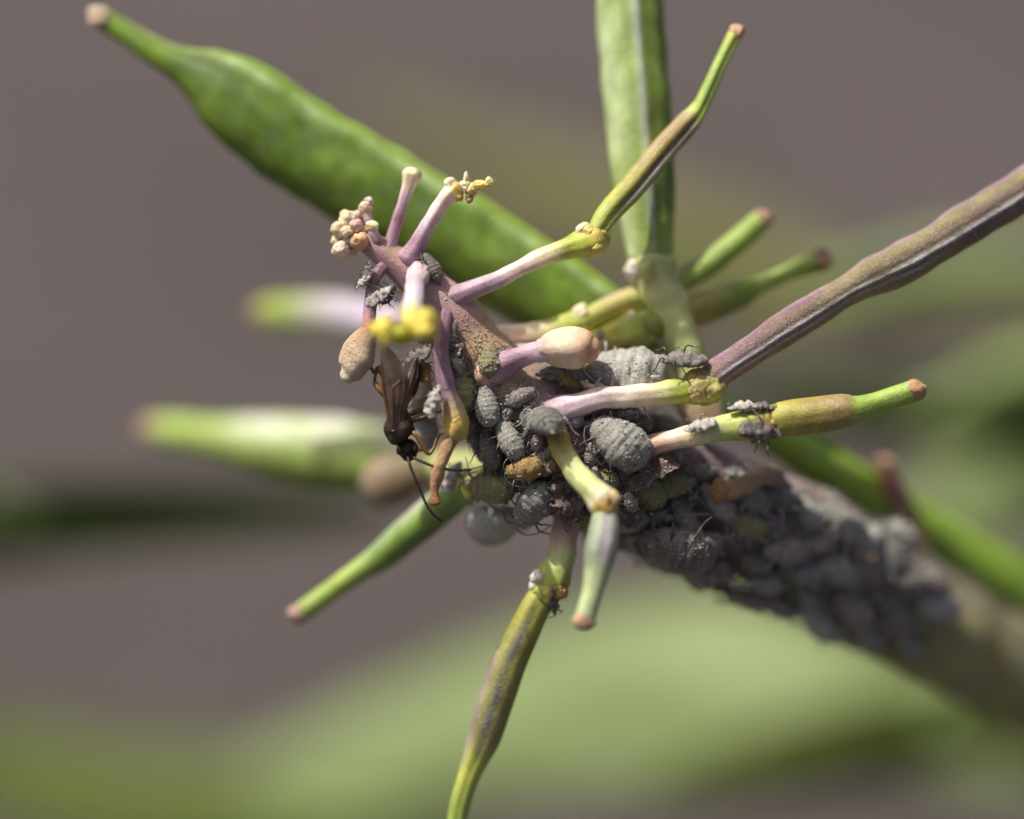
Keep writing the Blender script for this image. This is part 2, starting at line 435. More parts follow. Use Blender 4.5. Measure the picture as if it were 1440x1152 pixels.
# C yellow-green pod with the brown end
seed_pod('C', [(880, 640, .1, 26, cy['dpurple']), (925, 624, -.2, 15, cy['sal']), (960, 616, -.35, 15, cy['cream']), (1010, 604, -.4, 18, cy['pale']), (1050, 598, -.4, 20, cy['yg']), (1080, 594, -.4, 22, cy['ochre'])],
         [(1078, 584, -.38, 15, cy['tan']), (1086, 598, -.4, 19, cy['ochre'])],
         [(1076, 594, -.4, 19, cy['yg']), (1100, 590, -.38, 25, c('#b3a93a')), (1150, 584, -.32, 26, c('#a89a3c')), (1185, 578, -.28, 24, c('#a08a4a')), (1205, 576, -.25, 20, cy['lgreen']), (1235, 566, -.2, 15.5, cy['lgreen']), (1280, 552, -.1, 16, cy['lgreen'])],
         (1286, 549, -.1, 17, c('#c09672')),
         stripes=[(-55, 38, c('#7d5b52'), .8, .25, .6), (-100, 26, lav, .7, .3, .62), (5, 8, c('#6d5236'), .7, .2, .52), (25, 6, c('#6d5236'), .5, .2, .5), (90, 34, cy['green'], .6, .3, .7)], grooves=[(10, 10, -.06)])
# D pair of rear pods
seed_pod('D1', [(655, 478, .45, 16, cy['purple']), (690, 470, .5, 12, cy['pinkw']), (745, 467, .55, 12, cy['cream']), (790, 460, .6, 16, cy['yg']), (820, 450, .62, 18, cy['yg'])],
         [(816, 442, .6, 14, cy['cream']), (822, 458, .6, 13, cy['yg'])],
         [(822, 450, .62, 14, cy['yg']), (860, 432, .7, 17, c('#b0a34a')), (930, 405, .9, 18, cy['yg']), (985, 378, 1.05, 18, cy['lgreen']), (1030, 345, 1.15, 17, cy['lgreen']), (1066, 314, 1.25, 16, cy['lgreen'])],
         (1071, 309, 1.27, 16, c('#b09070')), stripes=[(-90, 40, c('#b7a08e'), .7, .1, .8)])
seed_pod('D2', [(730, 505, .4, 20, cy['violet']), (790, 492, .45, 14, cy['cream']), (840, 480, .5, 15, cy['yellow']), (875, 468, .55, 22, cy['yg']), (892, 464, .6, 24, cy['yg'])],
         [(888, 455, .55, 17, cy['cream']), (900, 470, .6, 20, cy['lgreen']), (845, 472, .42, 9, cy['grey'])],
         [(895, 464, .6, 20, cy['green']), (940, 450, .8, 23, c('#a8982f')), (1000, 428, 1.0, 24, c('#8f8f2f')), (1040, 413, 1.15, 21, cy['green']), (1065, 402, 1.25, 13, cy['lgreen']), (1110, 382, 1.4, 12, cy['lgreen']), (1148, 369, 1.5, 15, cy['green'])],
         (1154, 367, 1.5, 17, c('#8a6a52')), stripes=[(-80, 30, c('#a58a7a'), .6, .15, .6)])
# E tall upright pod
seed_pod('E', [(1000, 600, .8, 24, cy['sal']), (970, 510, .75, 24, cy['pale']), (948, 450, .75, 28, cy['pale']), (925, 400, .75, 32, cy['pale']), (915, 372, .75, 36, c('#c5cc7c'))],
         [(896, 380, .68, 18, cy['white']), (938, 385, .7, 18, cy['pale']), (915, 378, .55, 20, c('#c5cc7c'))],
         [(915, 365, .75, 32, c('#9fb048')), (912, 335, .77, 36, cy['lgreen']), (905, 250, .82, 44, cy['lgreen']), (895, 130, .9, 48, cy['lgreen']), (885, 0, 1.0, 47, cy['lgreen']), (878, -150, 1.15, 45, cy['lgreen']), (872, -300, 1.3, 38, cy['lgreen']), (868, -360, 1.35, 18, cy['lgreen']), (866, -440, 1.4, 15, cy['lgreen'])],
         (866, -446, 1.4, 17, brn),
         stripes=[(8, 7, c('#d5ddd6'), .85, .02, .85), (-6, 5, cy['green'], .6, .02, .85), (24, 9, c('#9aa332'), .7, .02, .85), (60, 42, c('#5f7a10'), .8, 0, 1), (-60, 40, c('#cadaa8'), .85, 0, .9)],  # wide pale left and dark right stripes paint in the lit and shaded faces
         grooves=[(8, 8, .07), (-12, 10, -.05), (30, 12, -.05)], seg=40)
# F broad green pod rising to the left
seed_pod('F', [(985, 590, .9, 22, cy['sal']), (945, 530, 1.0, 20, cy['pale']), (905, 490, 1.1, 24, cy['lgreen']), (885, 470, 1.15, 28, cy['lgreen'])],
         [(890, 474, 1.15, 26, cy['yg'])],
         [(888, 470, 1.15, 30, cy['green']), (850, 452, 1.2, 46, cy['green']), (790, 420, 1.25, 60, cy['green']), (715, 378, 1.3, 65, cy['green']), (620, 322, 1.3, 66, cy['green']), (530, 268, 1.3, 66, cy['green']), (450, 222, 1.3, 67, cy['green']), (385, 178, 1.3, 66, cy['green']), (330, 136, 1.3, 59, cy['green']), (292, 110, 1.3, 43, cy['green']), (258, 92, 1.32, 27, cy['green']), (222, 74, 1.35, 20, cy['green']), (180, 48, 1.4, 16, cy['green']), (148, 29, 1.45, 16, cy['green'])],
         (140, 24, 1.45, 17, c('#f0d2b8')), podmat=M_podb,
         stripes=[(-60, 60, c('#5a7410'), .9, 0, .85), (10, 40, c('#506a0c'), .95, 0, .82), (45, 9, c('#b4cc8a'), .75, .06, .72), (62, 8, c('#668418'), .7, .05, .8), (95, 26, c('#9fbc58'), .85, .02, .8), (92, 24, c('#b9a8a0'), .6, .74, .98)],  # pale ridge line and lighter top strip are painted-in sunlight on the upper edge
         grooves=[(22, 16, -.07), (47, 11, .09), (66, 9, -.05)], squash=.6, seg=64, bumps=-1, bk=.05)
# G, H soft pods away behind on the left
seed_pod('G', [(830, 640, 1.2, 26, cy['dpurple']), (740, 655, 1.9, 22, cy['olive']), (640, 655, 2.6, 26, cy['pale']), (600, 650, 2.9, 30, cy['pale'])],
         [(595, 650, 2.9, 30, cy['pale'])],
         [(600, 650, 3.1, 36, cy['lgreen']), (540, 644, 3.7, 45, cy['lgreen']), (470, 636, 4.3, 48, cy['lgreen']), (400, 630, 4.8, 45, cy['lgreen']), (340, 622, 5.2, 34, cy['lgreen']), (290, 614, 5.5, 26, cy['lgreen']), (230, 607, 5.8, 22, cy['lgreen'])],
         (218, 605, 5.85, 20, brn), stripes=[(80, 55, c('#efe9ea'), .95, 0, .75), (-75, 40, cy['green'], .8, 0, 1)])  # whitish top is a painted sun highlight, darker green below is painted shade
seed_pod('H', [(700, 520, .9, 24, cy['purple']), (640, 490, 1.8, 20, cy['violet']), (580, 470, 2.7, 22, cy['violet'])],
         [(575, 468, 2.8, 24, cy['violet'])],
         [(580, 468, 2.8, 26, cy['violet']), (520, 452, 3.8, 31, c('#c0b4c8')), (460, 443, 4.7, 30, c('#b8b4a4')), (410, 440, 5.4, 24, cy['lgreen']), (380, 440, 5.7, 20, cy['yg'])],
         (374, 440, 5.75, 19, c('#b99a76')), stripes=[(-80, 40, cy['green'], .7, 0, 1)])
# I green pod pointing down left
seed_pod('I', [(760, 640, .7, 24, cy['dpurple']), (700, 668, .7, 22, cy['olive']), (655, 688, .8, 22, cy['yg'])],
         [(650, 690, .8, 22, cy['yellow'])],
         [(652, 690, .8, 20, cy['lgreen']), (625, 708, .85, 24, cy['green']), (580, 745, .95, 24, cy['green']), (535, 783, 1.05, 20, cy['green']), (505, 803, 1.1, 16, cy['lgreen']), (470, 828, 1.2, 14, cy['lgreen']), (430, 857, 1.3, 15, cy['lgreen'])],
         (421, 863, 1.3, 15, c('#b4968a')), stripes=[(80, 30, c('#c8c6be'), .75, 0, .62), (-70, 50, c('#4b6a3a'), .6, 0, .62)])  # sunlit upper-left flank and shaded lower-right flank are put into the colour
# J short pod that hangs towards the lens
seed_pod('J', [(775, 600, -.1, 22, cy['dpurple']), (788, 626, -.45, 16, cy['ochre']), (806, 660, -.7, 16, cy['pale']), (830, 686, -.9, 18, cy['pale']), (848, 704, -1.0, 22, cy['cream'])],
         [(836, 694, -1.0, 13, cy['white']), (858, 702, -1.05, 14, c('#e2c592')), (850, 712, -1.05, 18, cy['ochre'])],
         [(851, 708, -1.0, 15, cy['pale']), (850, 740, -1.08, 21, c('#b7bfa0')), (845, 775, -1.15, 23, c('#a6ae94')), (838, 808, -1.22, 18, c('#b9c592')), (832, 835, -1.28, 14, c('#bccb90')), (823, 868, -1.35, 14, c('#b4c285'))],
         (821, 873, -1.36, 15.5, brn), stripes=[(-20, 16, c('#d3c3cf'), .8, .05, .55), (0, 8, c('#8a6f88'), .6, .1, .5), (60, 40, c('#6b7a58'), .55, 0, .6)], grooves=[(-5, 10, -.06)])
# K pod that hangs straight down
seed_pod('K', [(800, 690, .4, 26, cy['dpurple']), (795, 745, .15, 19, cy['sal']), (788, 785, .12, 20, cy['pale']), (776, 815, .12, 25, cy['yg']), (768, 830, .12, 24, cy['yg'])],
         [(757, 812, .0, 11, cy['white']), (752, 824, .05, 8, cy['white']), (785, 832, .0, 13, cy['ochre']), (768, 834, .02, 18, cy['yg'])],
         [(768, 830, .12, 20, cy['yg']), (752, 858, .12, 22, c('#a3a236')), (722, 918, .15, 24, c('#98963a')), (697, 985, .2, 25, c('#8f8c3c')), (682, 1035, .25, 24, c('#8f8a48')), (670, 1065, .28, 19, cy['yg']), (658, 1095, .3, 15, cy['yg']), (645, 1140, .35, 14, cy['lgreen']), (636, 1200, .4, 13, cy['lgreen']), (630, 1240, .42, 14, cy['lgreen'])],
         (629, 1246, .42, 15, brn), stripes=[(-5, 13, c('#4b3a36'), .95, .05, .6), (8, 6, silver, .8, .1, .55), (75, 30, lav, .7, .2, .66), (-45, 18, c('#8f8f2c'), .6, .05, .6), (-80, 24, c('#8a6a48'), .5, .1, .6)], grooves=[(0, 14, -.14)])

# ---- flower stalks and buds round the tip
def stalk(pts, mat=M_ped, buds=(), name='flower_stalk', budmat=M_bud, budname='bud', amp=.08, label=None, seg=18):
    ph_ = rnd.uniform(0, 6); m = MB(); ptube(m, pts, seg=32, per=12, amp=amp*1.9, freq=5, mult=lambda th, t: 1+.035*math.cos(5*th+ph_+2*t)+.02*math.cos(8*th-ph_))
    o = spart(name, m, mat, None, label)
    for bl in buds:
        b = MB()
        for (x, y, d, r, col, kw) in bl: pblob(b, x, y, d, r, col, **kw)
        spart(budname, b, budmat, o)
    return o
z = {}
cr = c('#ecdcb8'); cr2 = c('#e2bf86'); pk = c('#d8b7b4')
stalk([(548, 350, -.05, 12, cy['purple']), (553, 330, -.06, 8.5, cy['purple']), (562, 300, -.08, 8, cy['purple']), (570, 275, -.1, 8.5, cy['violet']), (576, 258, -.1, 10.5, cr), (579, 246, -.1, 14, cr)],
      buds=[[(579, 244, -.1, 12, cr, dict(amp=.15, scale=(1.05, 1, .55)))]])
stalk([(576, 362, -.1, 18, cy['purple']), (588, 342, -.15, 13, cy['purple']), (605, 312, -.18, 11, cy['violet']), (622, 285, -.2, 11, cy['pinkw']), (634, 272, -.2, 14, cr), (640, 266, -.2, 13, c('#e6c06a'))],
      buds=[[(634, 260, -.2, 10, cr, dict(amp=.3)), (644, 276, -.22, 8, c('#e0b84e'), dict(amp=.3))],
            [(652, 262, -.2, 8, cr, dict(amp=.4)), (655, 251, -.2, 5, cr, dict(amp=.3, scale=(.7, .7, 1.8)))],
            [(664, 268, -.2, 9, c('#e8cb86'), dict(amp=.4)), (660, 278, -.2, 6, cy['tan'], dict(amp=.4))],
            [(676, 260, -.2, 8, c('#ecd278'), dict(amp=.3, scale=(1.4, 1, .8))), (688, 256, -.2, 6.5, c('#ecd79a'), dict(amp=.25))]])
tipm = [(490, 309, -.05, 13, cr), (477, 322, -.1, 11.5, cr), (500, 317, -.12, 10, pk), (488, 326, -.18, 9, cr), (480, 352, -.1, 13, c('#e6d6c2')), (506, 339, -.16, 13, c('#e6bd8c')),
        (494, 338, -.12, 10, pk), (473, 338, -.05, 8, cr), (503, 303, .02, 8, pk), (496, 352, -.02, 8, pk), (484, 302, .05, 7, cr), (512, 325, -.06, 7, cr2)]
kn = MB(); ptube(kn, [(518, 342, 0, 15, cy['purple']), (503, 331, 0, 14, cy['violet']), (492, 326, 0, 11, cy['violet'])], seg=18, per=6, amp=.1)
cl = spart('bud_cluster', kn, M_ped)
for (x, y, d, r, col) in tipm:
    b = MB(); pblob(b, x, y, d, r, col, amp=.22, freq=2.2, col2=lerp(col, cy['tan'], .4)); spart('bud', b, M_bud, cl)
stalk([(528, 336, -.05, 8, cy['purple']), (521, 318, -.05, 7, cy['purple']), (516, 300, -.05, 6.5, pk)], buds=[[(514, 291, -.05, 9.5, c('#e6cbb0'), dict(amp=.25)), (519, 283, -.05, 6.5, pk, dict(amp=.3))]])
stalk([(530, 338, -.15, 7, cy['purple']), (524, 326, -.18, 6, cy['violet'])], buds=[[(523, 318, -.2, 8.5, cr, dict(amp=.25, scale=(1, 1, .9)))]])
# the soft yellow flower base held out towards the lens
yb = c('#e8d45a')
stalk([(588, 385, -.25, 17, cy['violet']), (584, 400, -.6, 13, cy['violet']), (581, 425, -1.3, 13, c('#dcd2dc')), (578, 450, -1.82, 15, c('#d9cf6a'))], buds=[
      [(538, 466, -1.9, 18, yb, dict(amp=.45))], [(565, 472, -1.88, 17, c('#b3b828'), dict(amp=.2, scale=(1.3, 1, .8)))], [(596, 458, -1.95, 20, yb, dict(amp=.45))]], budname='yellow_lobe', budmat=M_yel)
# hanging stalk with the dried bud
stalk([(552, 366, .0, 9, cy['purple']), (534, 380, -.14, 9, cy['dpurple']), (524, 400, -.25, 8.5, cy['dpurple']), (521, 430, -.28, 9, cy['purple']), (518, 462, -.3, 9, c('#c78f7a'))], label='purple stalk with a pale shrivelled bud')
db = MB(); ptube(db, [(520, 460, -.3, 9, c('#c98a5a')), (512, 478, -.3, 20, c('#d9b898')), (504, 500, -.3, 26, c('#e3c6aa')), (496, 520, -.3, 21, c('#e8d2b6')), (489, 529, -.3, 12, c('#e8d8bc'))], seg=32, per=8, amp=.28, freq=3.4, mult=lambda th, t: 1+.05*math.cos(3*th+2))
spart('dried_bud', db, M_dry)
# stalk hanging before the stem, with the yellow end and the withered flower
s5 = stalk([(632, 430, .0, 14, cy['dpurple']), (623, 455, -.36, 12, cy['dpurple']), (621, 500, -.46, 11, cy['dpurple']), (628, 545, -.48, 13, cy['purple']), (637, 575, -.49, 15, lerp(cy['purple'], cy['yellow'], .5)), (641, 596, -.5, 19, c('#dcbf5e')), (640, 608, -.5, 17, c('#e0c06a'))])
wf = MB(); ptube(wf, [(636, 610, -.52, 11, c('#dcb07a')), (628, 632, -.54, 10, c('#d5a77c')), (618, 655, -.55, 11, c('#d9b184')), (613, 678, -.55, 8, c('#cf9a70')), (612, 694, -.55, 5.5, c('#c08458')), (611, 706, -.55, 8, c('#b87950'))], seg=18, per=8, amp=.4, freq=6)
spart('withered_flower', wf, M_dry, s5)
# plump cream bud on a purple stalk
s6 = stalk([(690, 522, -.1, 30, cy['sal']), (718, 508, -.3, 17, cy['purple']), (745, 498, -.36, 14, lerp(cy['purple'], cy['violet'], .5)), (770, 492, -.4, 16, cy['violet'])])
b6 = MB(); ptube(b6, [(763, 492, -.4, 16, pk), (778, 490, -.4, 25, c('#e8cdb0')), (800, 489, -.4, 29, c('#ecd6b6')), (820, 490, -.4, 26, c('#e4bd9a')), (830, 492, -.4, 18, c('#d9a888'))], seg=36, per=8, amp=.10, freq=2.6, mult=lambda th, t: 1+.04*math.cos(4*th))
spart('bud', b6, M_bud, s6)
# stubs further down the stem
stalk([(1100, 700, 1.2, 20, c('#7b6258')), (1086, 672, .7, 16, c('#8c7466')), (1068, 670, .4, 14, c('#a88c74')), (1048, 682, .22, 14, c('#b0906c')), (1022, 690, .15, 15, c('#c39a70'))], buds=[[(1014, 690, .13, 16, c('#b98a58'), dict(amp=.2))]], budname='scar')
stalk([(1290, 770, 3.0, 20, cy['ochre']), (1278, 735, 2.9, 18, c('#9a8a50')), (1262, 700, 2.85, 17, c('#8a5a58')), (1248, 668, 2.8, 15, c('#a5705c'))], buds=[[(1243, 656, 2.8, 15, c('#c79a80'), dict(amp=.15))]], budname='scar')

# ------------------------------------------------------------------ aphids
def aphid_body(seed, plump=1.0, ridge=.04, rings=56, seg=22, nz=.05, fr=9, cone=False):
    S_ = [(0, 0), (.012, .06), (.04, .13), (.1, .205), (.2, .262), (.34, .30), (.5, .298), (.64, .262), (.76, .215), (.85, .175), (.92, .14), (.97, .09), (.99, .05), (1, 0)]
    if cone: S_ = [(0, 0), (.012, .045), (.05, .10), (.11, .165), (.19, .225), (.28, .268), (.4, .29)] + S_[6:]
    mb = MB()
    def wd(s):
        for (a, b), (a2, b2) in zip(S_, S_[1:]):
            if a <= s <= a2:
                k = (s-a)/(a2-a); k = k*k*(3-2*k) if b < .15 and a > .5 else k
                return b+(b2-b)*k
        return 0
    for i in range(rings+1):
        s = (1-math.cos(math.pi*i/rings))/2*.35 + i/rings*.65
        w_ = wd(s)*plump
        if .05 < s < .8:
            w_ *= 1-ridge*(0.5+.5*math.cos(s*fr*2*math.pi))**4
        for k in range(seg):
            th = 2*math.pi*k/seg
            y = w_*math.cos(th); zz = w_*math.sin(th)
            zz *= .95 if zz > 0 else .5
            q = Vector((s-.5, y, zz+.12+.05*(1-s)))
            q += Vector((0, y, zz))*nz*2*noise.noise(q*7+Vector((seed*9, 0, 0)))
            mb.v.append(q)
    for i in range(rings):
        for k in range(seg):
            a = i*seg+k; b = i*seg+(k+1) % seg
            mb.f.append((a, a+seg, b+seg, b))
    return mb
bodies = [aphid_body(1).mesh('aphid_body'), aphid_body(2, 1.12).mesh('aphid_body'), aphid_body(3, .9, .05).mesh('aphid_body'), aphid_body(4, 1.02, .035, nz=.09).mesh('aphid_body')]
K0 = (0, 0, 0)
def limb(pts, rs, seg=7, per=4):
    mb = MB(); tube(mb, [(*p, r, K0) for p, r in zip(pts, rs)], seg=seg, per=per, ref=Vector((0, 0, 1))); mb.c = []; return mb
bodies.append(aphid_body(5, 1.15, .2, rings=120, nz=.02, fr=11, cone=True).mesh('aphid_body'))
legs = []
for (xa, dx, rch) in ((.28, .18, .42), (.14, .0, .44), (.02, -.30, .50)):
    for sgn in (1, -1):
        for var in (0,):
            legs.append(limb([(xa, sgn*.10, .06), (xa+dx*.35, sgn*rch*.62, .26), (xa+dx*.8, sgn*rch*.95, .05), (xa+dx*1.05, sgn*(rch*1.0+.06), -.01)], [.02, .017, .012, .008]).mesh('leg'))
ants = [limb([(.44, s*.05, .14), (.52, s*.12, .20), (.42, s*.30, .24), (.18, s*.42, .22), (0, s*.44, .18)], [.014, .012, .010, .008, .005]).mesh('antenna') for s in (1, -1)]
cor = [limb([(-.25, s*.15, .28), (-.33, s*.17, .33), (-.38, s*.175, .35)], [.026, .022, .024], per=3).mesh('cornicle') for s in (1, -1)]
cauda = limb([(-.47, 0, .15), (-.55, 0, .17)], [.045, .02]).mesh('cauda')
eyeb = MB(); blob(eyeb, Vector((0, 0, 0)), .028, K0, amp=0, sub=2); eyeb.c = []; eyem = eyeb.mesh('eye')
def withmat(m, mat):
    key = (m.name, mat.name)
    if key not in _WM:
        k = m.copy(); k.materials.clear(); k.materials.append(mat); _WM[key] = k
    return _WM[key]
_WM = {}
def aphid(mat4, body, mat, label, group=None, legmat=A_leg, detail=2, name='aphid', cat='aphid', wid=1.0):
    r = link(name, None); r.empty_display_size = .05
    r.matrix_world = mat4
    tag(r, label, cat, group)
    o = link('body', withmat(bodies[body], mat), r); o.scale = (1, wid, wid)
    if detail >= 1:
        for m in legs:
            l = link('leg', withmat(m, legmat), r)
            l.rotation_euler = (0, 0, rnd.uniform(-.22, .22))
        for m in cor: link('cornicle', withmat(m, legmat), r)
        link('cauda', withmat(cauda, legmat), r)
    if detail >= 2:
        for m in ants: link('antenna', withmat(m, legmat), r).rotation_euler = (0, 0, rnd.uniform(-.2, .2))
        for s in (1, -1):
            e = link('eye', withmat(eyem, A_eye), r); e.location = (.4, s*.105*wid, .17)
    return r
CAMW = W(Vector((0, -D, 0)))
def frame_at(hit, nrm, heading_cam, size, sink=.02):
    """aphid matrix: belly on the surface, head along the picture angle carried onto the surface"""
    hd = (CM.to_3x3() @ heading_cam)
    zz = nrm.normalized(); xx = hd - zz*hd.dot(zz)
    if xx.length < .05:
        xx = zz.orthogonal()
    xx.normalize(); yy = zz.cross(xx)
    m = Matrix((xx, yy, zz)).transposed().to_4x4()
    return Matrix.Translation(hit - zz*sink*size) @ m @ Matrix.Scale(size, 4)
def ray(px, py, bvh):
    d = (W(P(px, py, 0)) - CAMW).normalized()
    return bvh.ray_cast(CAMW, d)
def ang(deg):   # picture angle, 0 = right, 90 = up
    a = math.radians(deg); return Vector((math.cos(a), 0, math.sin(a)))
def aphid_on(px, py, deg, size_px, body, mat, label, group=None, bvh=None, y=None, lift=0, up=None, **kw):
    bvh = bvh or BV_stem
    h = ray(px, py, bvh) if y is None else (None,)
    if h[0] is None:
        pos = W(P(px, py, 0 if y is None else y)); q = bvh.find_nearest(pos)
        n = (pos-q[0]).normalized() if y is not None else q[1]
        hit = pos if y is not None else q[0]
    else: hit, n = h[0], h[1]
    if up is not None: n = CM.to_3x3() @ Vector(up).normalized()
    s = size_px/100
    return aphid(frame_at(hit + n*lift, n, ang(deg), s), body, mat, label, group, **kw)

aphid_on(689, 574, 100, 62, 0, A_grey, 'slim grey aphid with a glossy rear, head up, below the cream bud', lift=.12, up=(-.2, -1, .15), wid=.95)
aphid_on(718, 622, 118, 66, 2, A_grey, 'slim grey aphid lying head up between the ringed aphid and the yellow-ended stalk', lift=.18, up=(-.1, -1, .2), wid=.95)
aphid_on(686, 640, 105, 64, 2, A_dark, 'brownish grey narrow aphid above the pale round hanging aphid', lift=.2, up=(-.3, -1, 0), wid=.9)
aphid_on(650, 548, 95, 84, 1, A_olive, 'large olive grey aphid half hidden behind the yellow-ended hanging stalk', lift=.02, up=(-.5, -1, .1))
aphid_on(688, 508, 85, 52, 3, A_olive, 'small olive yellow aphid beside the stalk of the plump cream bud', lift=.0, up=(.1, -1, .3))
aphid_on(867, 628, 140, 98, 1, A_grey, 'big oval grey aphid with dusty back between two pale stalks', lift=.12, up=(.15, -1, .25), wid=1.05)
aphid_on(880, 535, 165, 122, 3, A_pale, 'large pale waxy aphid behind the purple pod stalk, legs spread', y=.15, up=(.1, -.7, .7), legmat=A_legpale)
# the ringed aphid seen from behind, on the stalk of the short hanging pod
hd = Vector((-.25, .86, .32)).normalized(); upv = Vector((.1, -.3, .95)); upv = (upv-hd*upv.dot(hd)).normalized()
mloc = Matrix((hd, upv.cross(hd), upv)).transposed().to_4x4()
aphid(CM @ Matrix.Translation(P(765, 606, -.62)) @ mloc @ Matrix.Scale(.78, 4), 4, A_ring, 'pale ringed aphid seen from its rear on the stalk of the short hanging pod', legmat=A_legpale)
aphid_on(742, 655, 190, 56, 3, A_yellow, 'orange yellow aphid nymph under the ringed aphid', lift=.35, up=(-.1, -1, -.1), legmat=A_legpale)
aphid_on(752, 706, 235, 84, 3, A_grey, 'plump bluish grey aphid with round pore, at the top of the straight hanging pod', y=-.05, up=(-.2, -1, -.4))
aphid_on(700, 720, 60, 92, 1, A_pale, 'pale round aphid hanging below the stem beside the green pod base', y=.75, up=(-.2, -.5, -1), wid=1.15, legmat=A_legpale)
aphid_on(556, 672, 10, 100, 1, A_mummy, 'blurred brown and white swollen aphid on the soft pod behind the wasp', bvh=BV['G'], y=2.75, up=(0, -1, -.25), wid=1.2)
aphid_on(600, 555, 95, 84, 3, A_pale, 'soft pale aphid in the light just behind the wasp', y=.55, up=(-.8, -.7, .1), legmat=A_legpale)
aphid_on(607, 600, 80, 70, 0, A_pale, 'whitish aphid behind the wasp legs and yellow-ended stalk', y=.6, up=(-.8, -.8, -.2), legmat=A_legpale)
aphid_on(600, 380, 110, 50, 2, A_dark, 'small dark aphid standing on the purple stem tip', up=(.75, -.6, .45), lift=.02)
aphid_on(548, 412, 40, 40, 2, A_dark, 'tiny brown aphid under the purple stem tip by the shrivelled bud stalk', lift=.0, y=-.15, up=(-.6, -.8, -.3))
aphid_on(635, 478, 70, 52, 2, A_dark, 'dark aphid tucked behind the top of the yellow-ended hanging stalk', lift=.05, up=(-.5, -1, .2))
aphid_on(785, 527, 20, 66, 2, A_dark, 'dark spiny aphid in the shade under the plump cream bud', lift=.1, up=(.1, -.9, .5))
aphid_on(806, 528, 330, 40, 3, A_yellow, 'small dark and yellow aphid under the end of the plump cream bud', lift=.12, up=(.2, -.9, .4))
aphid_on(733, 560, 30, 46, 2, A_dark, 'dark small aphid in the gap right of the glossy slim aphid', lift=.02)
aphid_on(610, 470, 200, 52, 2, A_dark, 'dark bristly aphid beside the yellow flower base, above the wasp', y=-.25, up=(-.6, -1, .1))
aphid_on(690, 680, 175, 78, 0, A_olive, 'dark olive aphid under the stem above the pale round hanging aphid', y=.1, up=(-.2, -1, -.5))
aphid_on(930, 610, 150, 62, 0, A_dark, 'dark aphid at the base of the brown-tipped yellow pod', lift=.05)
aphid_on(955, 752, 160, 116, 1, A_dark, 'large dark aphid hanging in shade below the stem beside the withered petal', y=.35, up=(-.1, -.5, -1), wid=1.1)
# small fillers on the front of the upper stem
for (x, y, d, s) in ((770, 640, 60, 50), (800, 690, 30, 60), (820, 720, 10, 66), (745, 590, 120, 44), (845, 670, 170, 60), (905, 690, 150, 70), (770, 720, 100, 60), (880, 725, 200, 72), (660, 600, 100, 60), (650, 640, 80, 60),
                     (715, 585, 60, 40), (800, 640, 110, 46), (670, 670, 130, 54), (735, 690, 60, 60), (900, 600, 20, 50), (840, 600, 60, 44), (645, 510, 100, 54), (630, 530, 80, 50)):
    aphid_on(x+rnd.uniform(-4, 4), y, d+rnd.uniform(-15, 15), s, rnd.randrange(4), *rnd.choice([(A_dark, 'small dark brownish aphid squeezed between larger ones on the upper stem'), (A_grey, 'small dusty grey aphid squeezed between larger ones on the upper stem'), (A_olive, 'small olive green aphid squeezed between larger ones on the upper stem')]), 'small aphids crowded on the upper stem', y=None, lift=.0)
nym = []
while len(nym) < 30:
    x = rnd.uniform(640, 960); y = rnd.uniform(500, 740)
    if any(math.hypot(x-a, y-b) < 20 for a, b in nym) or ray(x, y, BV_stem)[0] is None: continue
    nym.append((x, y))
    mt, lb = rnd.choice([(A_grey, 'tiny pale grey aphid nymph among the full-grown aphids on the upper stem'), (A_brown, 'tiny brownish aphid nymph among the full-grown aphids on the upper stem')])
    aphid_on(x, y, rnd.uniform(0, 360), rnd.uniform(22, 36), rnd.randrange(4), mt, lb, 'aphid nymphs on the upper stem', lift=rnd.uniform(.05, .25), detail=1)
# the crowd along the lower stem
spots = []
tries = 0
vsrc = catmull([p[:4] for p in stem_pts[:15]], 30)
while len(spots) < 70 and tries < 6000:
    tries += 1
    i = rnd.randrange(7*30, 11*30-10); p0 = Vector(vsrc[i][:3]); tg = (Vector(vsrc[i+1][:3])-p0).normalized(); r = vsrc[i][3]
    u = Vector((0, -1, 0)); u = (u-tg*u.dot(tg)).normalized(); v = tg.cross(u)
    frac = (i-210)/138
    ph = math.radians(rnd.uniform(-24-18*frac, max(46, 145-150*frac)))
    n = u*math.cos(ph)+v*math.sin(ph)
    q = p0+n*r
    if any((q-s[0]).length < .41 for s in spots): continue
    spots.append((q, n, tg))
for (q, n, tg) in spots:
    a = rnd.uniform(-.9, .9)+(math.pi if rnd.random() < .75 else 0)
    hv = tg*math.cos(a)+(n.cross(tg))*math.sin(a)
    s = rnd.choice([.6, .7, .78, .86, .92])
    nn = (n+Vector((rnd.uniform(-.35, .35), rnd.uniform(-.2, .2), rnd.uniform(-.35, .35)))).normalized()
    hit = BV_stem.find_nearest(W(q))
    mt = rnd.choice([A_grey, A_grey, A_brown, A_brown, A_brown, A_pale, A_olive, A_dark, A_dark])
    lb = {A_pale: 'whitish waxy', A_dark: 'dark grey', A_grey: 'dusty mid grey', A_brown: 'pale brownish grey', A_olive: 'olive green'}[mt]
    aphid(frame_at(hit[0]+CM.to_3x3() @ n*rnd.uniform(-.02, .14), CM.to_3x3() @ nn, hv, s), rnd.randrange(4), mt,
          lb+' aphid packed in the crowd along the shaded lower stem', 'aphids crowded along the lower stem', detail=2, wid=rnd.uniform(.78, .95), legmat=rnd.choice([A_leg, A_legpale, A_legpale]))

